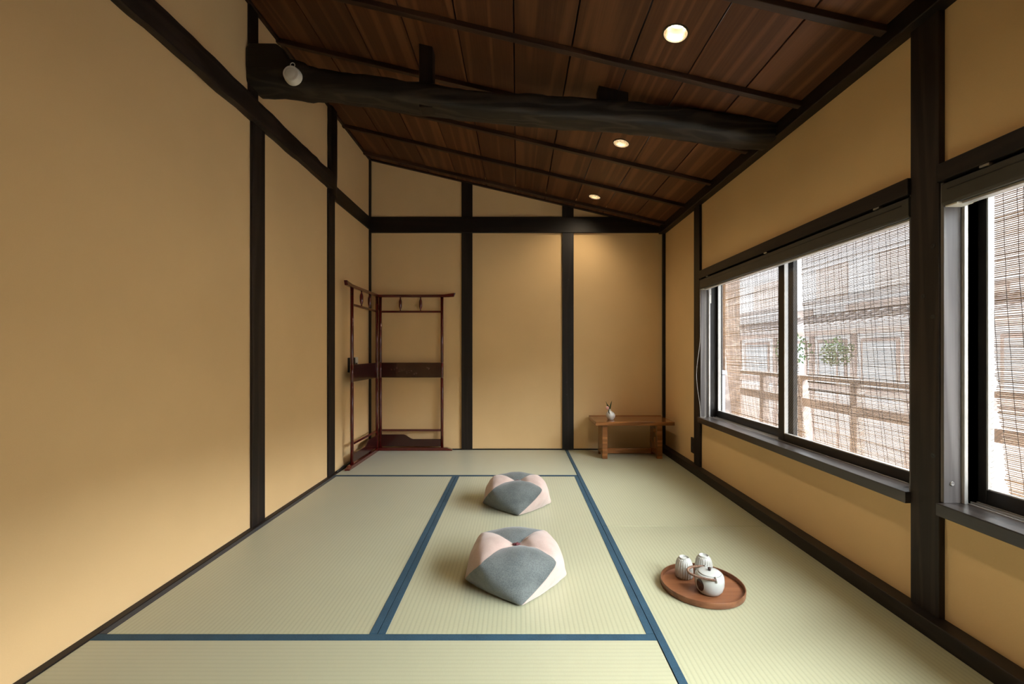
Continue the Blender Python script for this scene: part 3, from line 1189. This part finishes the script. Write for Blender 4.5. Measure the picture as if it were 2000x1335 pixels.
for a, b_, c, wd in (((0.0, 0, -0.03), (0.004, 0, 0.03), (0.024, 0, 0.085), 0.0065), ((0.0, 0, -0.03), (-0.012, 0, 0.03), (-0.033, 0, 0.080), 0.005), ((0, 0, -0.02), (0.005, -0.01, 0.030), (-0.03, -0.02, 0.060), 0.005)):
    obj('leaf', blade(a, b_, c, wd), 'leaf', f, True)
bm = B()
tube(bm, [(0, 0, -0.03), (-0.004, -0.006, 0.004), (-0.019, -0.016, 0.016)], 0.0018, 7)
obj('stem', bm, 'leaf', f, True)
for k in range(5):
    bm = B()
    bmesh.ops.create_uvsphere(bm, u_segments=12, v_segments=8, radius=0.012, matrix=Matrix.Translation((-0.022, -0.020, 0.020)) @ Matrix.Rotation(k * 1.257, 4, 'Y') @ Matrix.Translation((0.005, 0, 0)) @ Matrix.Diagonal((1.0, 0.8, 0.75, 1)))
    obj('petal', bm, 'petal', f, True)


# ------------------------------------------------------------------ cushions
def cushion_meshes():
    bm = B()
    cr = bm.edges.layers.float.new('crease_edge')

    def V(ang, r, z):
        a = R(ang)
        return bm.verts.new((r * math.cos(a), r * math.sin(a), z))
    C = bm.verts.new((0, 0, 0.134))
    O = bm.verts.new((0, 0, 0.004))
    D = [-90, 0, 90, 180]
    T = [V(d - 45, 0.220, 0.138) for d in D]          # T[k] = corner clockwise of quadrant k
    Sx = [V(d - 45, 0.115, 0.166) for d in D]
    M = [V(d, 0.176, 0.170) for d in D]
    Q = [V(d, 0.080, 0.190) for d in D]
    Bc = [V(d, 0.220, 0.006) for d in D]
    E = [V(d - 45, 0.162, 0.0) for d in D]
    Dn = [V(d, 0.212, 0.088) for d in D]
    Up = [V(d - 45, 0.208, 0.055) for d in D]
    Ga = [V(d - 24, 0.212, 0.074) for d in D]         # between T[k] and Bc[k]
    Gb = [V(d + 24, 0.212, 0.074) for d in D]         # between T[k+1] and Bc[k]

    def fc(vs, k):
        f = bm.faces.new(vs)
        f.material_index = k
        return f
    for k in range(4):
        k2 = (k + 1) % 4
        fc([C, Sx[k], Q[k]], k)
        fc([Sx[k], T[k], M[k], Q[k]], k)
        fc([Q[k], M[k], T[k2], Sx[k2]], k)
        fc([C, Q[k], Sx[k2]], k)
        fc([T[k], Ga[k], Dn[k], M[k]], k)
        fc([M[k], Dn[k], Gb[k], T[k2]], k)
        fc([Dn[k], Ga[k], Bc[k], Gb[k]], k)
        km = (k - 1) % 4
        fc([T[k], Gb[km], Up[k], Ga[k]], k)
        fc([Gb[km], Bc[km], E[k], Up[k]], k)
        fc([Up[k], E[k], Bc[k], Ga[k]], k)
        fc([O, E[k2], Bc[k], E[k]], k)
    bmesh.ops.recalc_face_normals(bm, faces=bm.faces[:])

    def crease(a, b, v):
        e = bm.edges.get((a, b))
        if e:
            e[cr] = v
    for k in range(4):
        k2 = (k + 1) % 4
        crease(C, Sx[k], 0.5)
        crease(Sx[k], T[k], 0.9)
        crease(T[k2], Gb[k], 0.95)
        crease(Gb[k], Bc[k], 0.95)
        crease(T[k], Ga[k], 0.35)
        crease(Ga[k], Bc[k], 0.35)
        crease(Bc[k], E[k], 0.6)
        crease(Bc[k], E[k2], 0.6)
        crease(T[k], M[k], 0.12)
        crease(M[k], T[k2], 0.12)
    me = bpy.data.meshes.new('cushion_cage')
    bm.to_mesh(me)
    bm.free()
    for i in range(4):
        me.materials.append(None)
    tmp = bpy.data.objects.new('cushion_cage', me)
    COL.objects.link(tmp)
    md = tmp.modifiers.new('s', 'SUBSURF')
    md.levels = md.render_levels = 4
    dg = bpy.context.evaluated_depsgraph_get()
    dg.update()
    full = bpy.data.meshes.new_from_object(tmp.evaluated_get(dg))
    bpy.data.objects.remove(tmp)
    out = []
    for k in range(4):
        b = bmesh.new()
        b.from_mesh(full)
        bmesh.ops.delete(b, geom=[f for f in b.faces if f.material_index != k], context='FACES')
        for v in b.verts:
            if v.co.z > 0.002:
                v.co += noise.noise_vector(v.co * 24) * 0.0022
        for f in b.faces:
            f.material_index = 0
            f.smooth = True
        m = bpy.data.meshes.new('cushion_panel')
        b.to_mesh(m)
        b.free()
        m.materials.clear()
        out.append(m)
    return out


CM = cushion_meshes()
for k, m in enumerate(CM):
    m.materials.append(MATS['grey_linen' if k % 2 == 0 else 'pink_linen'])
bm = B()
tube(bm, [(0.010 * math.cos(a), 0.010 * math.sin(a) * 0.6, 0.0) for a in steps(0, 5.8, 12)], 0.0032, 8)
tube(bm, [(-0.016, -0.002, 0.002), (0, 0, 0.0045), (0.017, -0.003, 0.002)], 0.003, 8)
tube(bm, [(0, -0.013, 0.001), (0.002, 0, 0.005), (0.006, 0.012, 0.002)], 0.0028, 8)
knot_me = bpy.data.meshes.new('knot')
bm.to_mesh(knot_me)
bm.free()
ctop = max(v.co.z for v in CM[0].vertices if v.co.x ** 2 + v.co.y ** 2 < 0.0001)
for loc, rz, label in (((-0.006, 1.868, 0), R(5), 'grey and pink folded floor cushion closer to the tea tray'), ((-0.004, 2.785, 0), R(2), 'grey and pink folded floor cushion farther away, towards the end wall')):
    e = thing('floor_cushion', loc, label, 'cushion', 'floor cushions on the middle mat', rz=rz)
    for k, m in enumerate(CM):
        p = link('grey_panel' if k % 2 == 0 else 'pink_panel', m, None, e)
        p['label'] = 'grey linen panel' if k % 2 == 0 else 'pale pink linen panel'
    p = link('knot', knot_me, 'cord_red', e, True)
    p.location = (0, -0.004, ctop + 0.006)

# ------------------------------------------------------------------ tea tray, pot, cups
tx, ty = 0.748, 1.797
e = thing('tea_tray', (tx, ty, 0.0017), 'round brown wooden tray on the mat beside the cushions', 'tray')
bm = B()
lathe(bm, [(0, 0.0), (0.150, 0.0), (0.153, 0.003), (0.153, 0.008), (0, 0.008)], 96)
smooth_by_angle(obj('tray_base', bm, 'tray_wood', e), 30)
bm = B()
lathe(bm, [(0.1535, 0.001), (0.1585, 0.001), (0.1595, 0.004), (0.1605, 0.021), (0.1595, 0.0235), (0.1565, 0.0235), (0.1555, 0.021), (0.1535, 0.007), (0.1535, 0.001)], 96)
smooth_by_angle(obj('tray_rim', bm, 'tray_wood', e), 35)

px_, py_, pz = 0.757, 1.748, 0.0097
e = thing('teapot', (px_, py_, pz), 'white ceramic teapot with a wrapped cane handle on the tray', 'teapot')
bm = B()
lathe(bm, [(0, 0.002), (0.034, 0.0), (0.042, 0.004), (0.050, 0.016), (0.0545, 0.034), (0.055, 0.054), (0.0525, 0.068), (0.047, 0.0755), (0.0435, 0.077), (0.042, 0.0755), (0, 0.0755)], 64)
obj('body', bm, 'glaze', e, True)
bm = B()
lathe(bm, [(0, 0.0757), (0.0415, 0.0758), (0.0425, 0.079), (0.040, 0.0808), (0.022, 0.083), (0.008, 0.084), (0, 0.084)], 56)
lid = obj('lid', bm, 'glaze', e, True)
bm = B()
lathe(bm, [(0, 0.0835), (0.0055, 0.0835), (0.005, 0.087), (0.0068, 0.091), (0.006, 0.0945), (0.003, 0.096), (0, 0.096)], 24)
obj('knob', bm, 'brown_glaze', lid, True)
# painted dark roundel on the flank
bm = B()
rows = []
for i in range(7):
    rr = i / 6
    row = []
    for k in range(28):
        a = 2 * math.pi * k / 28
        dz = 0.024 * rr * math.sin(a)
        da = 0.31 * rr * math.cos(a)
        z = 0.040 + dz
        rad = interp([(0.0, 0.036), (0.004, 0.042), (0.018, 0.050), (0.036, 0.054), (0.054, 0.055), (0.068, 0.0525), (0.08, 0.042)], z) + 0.0012
        an = R(208) + da
        row.append(bm.verts.new((rad * math.cos(an), rad * math.sin(an), z)))
    rows.append(row)
for a, b_ in zip(rows, rows[1:]):
    for k in range(28):
        try:
            bm.faces.new([a[k], a[(k + 1) % 28], b_[(k + 1) % 28], b_[k]])
        except ValueError:
            pass
bmesh.ops.remove_doubles(bm, verts=bm.verts[:], dist=1e-6)
bmesh.ops.recalc_face_normals(bm, faces=bm.faces[:])
o = obj('painted_roundel', bm, 'brown_glaze', e, True)
o['label'] = 'dark brown painted spot'
for s in (-1, 1):
    bm = B()
    tube(bm, [(0.004, s * (0.047 + 0.010 * math.sin(a)), 0.070 + 0.0085 * math.cos(a)) for a in steps(-0.3, 3.4, 10)], 0.0035, 8)
    obj('lug', bm, 'glaze', e, True)
hp = []
for a in steps(-math.pi / 2, math.pi / 2, 28):
    hp.append((0.004 - 0.088 * math.cos(a), 0.055 * math.sin(a), 0.073 + 0.006 * math.cos(a)))
bm = B()
tube(bm, hp, 0.0038, 9)
hd = obj('handle', bm, 'cane_dark', e, True)
bm = B()
for i in range(1, len(hp) - 1):
    for f_ in (0.0, 0.5):
        p = Vector(hp[i]).lerp(Vector(hp[i + 1]), f_)
        q = Vector(hp[i]).lerp(Vector(hp[i + 1]), f_ + 0.28)
        tube(bm, [p, q], 0.0049, 9)
o = obj('cane_wrap', bm, 'cane', hd, True)
o['kind'] = 'stuff'


def cup(x, y, label):
    e = thing('tea_cup', (x, y, 0.0097), label, 'cup', 'upturned tea cups on the tray')
    bm = B()
    lathe(bm, [(0.030, 0.0), (0.0335, 0.0), (0.035, 0.006), (0.0355, 0.022), (0.0345, 0.042), (0.0315, 0.060), (0.0265, 0.072), (0.0235, 0.0755), (0.0195, 0.0765)], 144, 0.028, 22)
    obj('body', bm, 'glaze_grey', e, True)
    bm = B()
    lathe(bm, [(0.0200, 0.0755), (0.0200, 0.0805), (0.0185, 0.082), (0.0165, 0.0805), (0.0160, 0.0772), (0, 0.0770)], 48)
    smooth_by_angle(obj('foot_ring', bm, 'glaze', e), 50)
    return e


cup(0.702, 1.868, 'upturned ribbed cup on the tray, standing clear of the teapot')
cup(0.792, 1.885, 'upturned ribbed cup on the tray, half hidden behind the teapot')


# ------------------------------------------------------------------ outside: bamboo blinds, railing, house across the lane
def blind(y0, y1, label, seed):
    rnd = random.Random(seed)
    ztop, zbot, pitch = 1.80, 0.36, 0.0072
    e = thing('bamboo_blind', (1.75, (y0 + y1) / 2, ztop), label, 'blind', 'bamboo blinds hung outside the windows')
    off = Vector(e.location)

    def xs(z):
        t = (ztop - z) / 1.40
        return 1.75 + 0.085 * max(0, t) ** 2.2
    bm = B()
    z = ztop - 0.02
    while z > zbot:
        th = rnd.uniform(0.0018, 0.0026) * (1.5 if rnd.random() < 0.05 else 1)
        a, b = y0 + rnd.uniform(-0.006, 0.006), y1 + rnd.uniform(-0.006, 0.006)
        n = 6
        dz = rnd.uniform(-0.0012, 0.0012)
        pts = []
        for i in range(n + 1):
            t = i / n
            pts.append((xs(z) + rnd.uniform(-0.0015, 0.0015), a + (b - a) * t, z + dz * (t - 0.5) * 2 + rnd.uniform(-0.0007, 0.0007)))
        tube(bm, pts, th, 5)
        z -= pitch * rnd.uniform(0.9, 1.1)
    bm.transform(Matrix.Translation(-off))
    o = obj('bamboo_strips', bm, 'bamboo', e)
    o['kind'] = 'stuff'
    bm = B()
    y = y0 + 0.018
    gaps = [0.042, 0.044, 0.021]
    i = 0
    while y < y1 - 0.005:
        pts = [(xs(zz) - 0.0022 + rnd.uniform(-0.0006, 0.0006), y + rnd.uniform(-0.0018, 0.0018), zz) for zz in steps(ztop, zbot, 34)]
        tube(bm, pts, 0.0010, 5)
        y += gaps[i % 3] * rnd.uniform(0.92, 1.08)
        i += 1
    bm.transform(Matrix.Translation(-off))
    o = obj('tie_cords', bm, 'twine', e)
    o['kind'] = 'stuff'
    for zz, nm in ((ztop, 'head_bar'), (zbot, 'foot_bar')):
        bm = B()
        box(bm, xs(zz) - 0.006, xs(zz) + 0.006, y0, y1, zz - 0.012, zz + 0.012, 0.003)
        bm.transform(Matrix.Translation(-off))
        obj(nm, bm, 'bamboo', e)


blind(2.815, 3.785, 'bamboo blind outside the far window, hanging behind its farther sash', 1)
blind(1.760, 2.735, 'bamboo blind outside the far window, hanging behind its nearer sash', 2)
blind(0.680, 1.652, 'bamboo blind outside the window nearest the viewer', 3)
bm = B()
prism(bm, [(1.60, 1.86), (1.82, 1.82), (1.82, 1.85), (1.60, 1.89)], -1.5, 4.6, 'y')
tag(obj('trim_eaves', bm, 'rail_wood'), 'board under the eaves outside the windows', kind='structure')

e = thing('balcony_railing', (2.30, 2.5, 0.0), 'weathered brown timber railing outside, seen through the blinds', 'railing')
for z0, z1 in ((0.735, 0.768), (0.523, 0.590), (0.16, 0.20)):
    bm = B()
    box(bm, -0.02, 0.02, -3.2, 2.2, z0, z1, 0.003)
    obj('rail', bm, 'rail_wood', e)
for y in (0.17, 0.74, 1.31, 1.88, 2.45, 3.02, 3.59, 4.16, 4.68):
    bm = B()
    box(bm, -0.012, 0.045, y - 2.5 - 0.03, y - 2.5 + 0.03, -0.05, 0.735, 0.003)
    obj('railing_post', bm, 'rail_wood', e)
bm = B()
box(bm, 1.60, 2.40, -1.5, 4.75, -0.14, -0.05)
tag(obj('floor_balcony', bm, 'bounce_deck'), 'unseen balcony floor outside the windows, made pale to bounce light indoors', kind='structure')
bm = B()
box(bm, 1.60, 2.07, 4.46, 4.54, -0.05, 2.1, 0.004)
tag(obj('wall_balcony_end', bm, 'outer_white'), 'pale end wall of the balcony beyond the far window', kind='structure')
bm = B()
box(bm, 2.07, 2.22, 4.42, 4.56, -0.05, 2.1, 0.004)
tag(obj('trim_balcony_post', bm, 'rail_wood'), 'brown timber post at the end of the balcony', kind='structure')
e = thing('utility_box', (1.80, 4.2, -0.05), 'grey utility box standing on the balcony beyond the far window', 'box')
bm = B()
box(bm, -0.11, 0.10, -0.15, 0.15, 0.0, 0.80, 0.006)
obj('casing', bm, 'outer_grey', e)
bm = B()
box(bm, -0.12, 0.11, -0.16, 0.16, 0.80, 0.835, 0.004)
obj('lid', bm, 'outer_white', e)
bm = B()
box(bm, -0.02, 0.06, -0.158, -0.15, 0.12, 0.62, 0.003)
obj('front_panel', bm, 'outer_white', e)

# the lane and the house on its far side
bm = B()
box(bm, 1.6, 40, -30, 40, -3.1, -3.0)
tag(obj('ground', bm, 'paving'), 'lane below the windows', kind='structure')
HX = 7.0
e = thing('opposite_house', (HX, 6.0, -3.0), 'old timber house across the lane, glimpsed through the blinds', 'house')
off = Vector(e.location)


def part(nm, mt, q, parent=e, bev=0.004):
    bm = B()
    box(bm, *q, bev)
    bm.transform(Matrix.Translation(-off))
    return obj(nm, bm, mt, parent)


part('wall', 'house_plaster', (HX, HX + 3.0, -3.0, 18.0, -3.0, 2.0))
bm = B()
prism(bm, [(HX - 0.7, 1.40), (HX, 1.68), (HX, 1.76), (HX - 0.72, 1.48)], -3.2, 18.2, 'y')
bm.transform(Matrix.Translation(-off))
rf = obj('lower_roof', bm, 'house_tile', e)
for k in range(71):
    y = -3.1 + k * 0.30
    bm = B()
    tube(bm, [(HX - 0.73, y, 1.49), (HX + 0.0, y, 1.775)], 0.035, 8)
    bm.transform(Matrix.Translation(-off))
    obj('roof_tile_row', bm, 'house_tile', rf)
part('fascia', 'house_timber', (HX - 0.71, HX - 0.67, -3.2, 18.2, 1.30, 1.40))
for y in (-2.0, 0.2, 2.4, 4.0, 5.3, 6.6, 7.9, 9.2, 10.5, 12.0, 13.9, 16.0):
    part('house_post', 'house_timber', (HX - 0.05, HX + 0.01, y - 0.07, y + 0.07, -3.0, 1.5))
for y0, y1 in ((0.5, 2.1), (2.6, 3.7), (4.2, 5.1), (5.5, 6.4), (6.8, 7.7), (8.1, 9.0), (9.4, 10.3), (10.7, 11.8), (12.3, 13.6), (14.2, 15.6)):
    wn = part('window', 'house_timber', (HX - 0.03, HX + 0.01, y0, y1, 0.35, 1.22))
    part('pane', 'house_glass', (HX - 0.035, HX - 0.028, y0 + 0.06, y1 - 0.06, 0.41, 1.16), wn, 0.001)
for y0, y1 in ((3.0, 4.2), (5.0, 5.9), (6.3, 6.9), (7.6, 9.4), (10.5, 11.6)):
    part('shutter', 'house_panel', (HX - 0.04, HX + 0.01, y0, y1, 1.80, 1.96))
part('belt_board', 'house_timber', (HX - 0.04, HX + 0.01, -3.0, 18.0, 0.10, 0.26))
part('board_wall', 'house_panel', (HX - 0.02, HX + 0.01, -3.0, 18.0, -2.2, 0.0))
bm = B()
prism(bm, [(HX - 0.4, 1.98), (HX + 2.5, 2.42), (HX + 2.5, 2.52), (HX - 0.42, 2.08)], -3.3, 18.3, 'y')
bm.transform(Matrix.Translation(-off))
obj('upper_roof', bm, 'house_tile', e)
# taller house beyond, closing the view above the near roof
FX = 11.5
e3 = thing('far_house', (FX, 10.0, -3.0), 'tall pale house rising behind the opposite roof', 'house')
o3 = Vector(e3.location)


def part3(nm, mt, q, parent=e3):
    bm = B()
    box(bm, *q, 0.006)
    bm.transform(Matrix.Translation(-o3))
    return obj(nm, bm, mt, parent)


part3('wall', 'house_plaster', (FX, FX + 4, 2.0, 28.0, -3.0, 4.9))
for y0, y1 in ((4.0, 6.2), (9.0, 10.6), (11.6, 14.2), (15.4, 17.0), (18.6, 21.5), (23.0, 25.5)):
    wn = part3('shutter', 'house_panel', (FX - 0.05, FX + 0.01, y0, y1, 2.9, 4.1))
part3('belt_board', 'house_timber', (FX - 0.06, FX + 0.01, 2.0, 28.0, 2.45, 2.62))
bm = B()
prism(bm, [(FX - 0.7, 4.75), (FX + 4.2, 5.6), (FX + 4.2, 5.75), (FX - 0.7, 4.9)], 1.7, 28.3, 'y')
bm.transform(Matrix.Translation(-o3))
obj('roof', bm, 'house_tile', e3)
for i, (bx_, by_, bz_, br, lab) in enumerate(((6.2, 10.0, 1.0, 0.4, 'small green shrub against the house, farther along the lane'), (6.2, 8.6, 0.95, 0.3, 'small green shrub against the house, nearer along the lane'))):
    e2 = thing('shrub', (bx_, by_, -3.0), lab, 'shrub', 'shrubs against the opposite house')
    bm = B()
    rnd = random.Random(20 + i)
    for j in range(260):
        d = Vector((rnd.gauss(0, 1), rnd.gauss(0, 1), rnd.gauss(0, 1))).normalized() * br * rnd.random() ** 0.4
        c = Vector((0, 0, bz_ + 3.0)) + d
        u = Vector((rnd.gauss(0, 1), rnd.gauss(0, 1), rnd.gauss(0, 1))).normalized() * 0.045
        v = u.cross(Vector((rnd.gauss(0, 1), rnd.gauss(0, 1), rnd.gauss(0, 1)))).normalized() * 0.02
        bm.faces.new([bm.verts.new(c - u), bm.verts.new(c + v), bm.verts.new(c + u), bm.verts.new(c - v)])
    o = obj('foliage', bm, 'bush', e2)
    o['kind'] = 'stuff'
    bm = B()
    tube(bm, [(0, 0, 0), (0.03, 0.02, 1.8), (0, 0, bz_ + 3.0)], [0.04, 0.03, 0.015], 8)
    obj('trunk', bm, 'house_timber', e2, True)
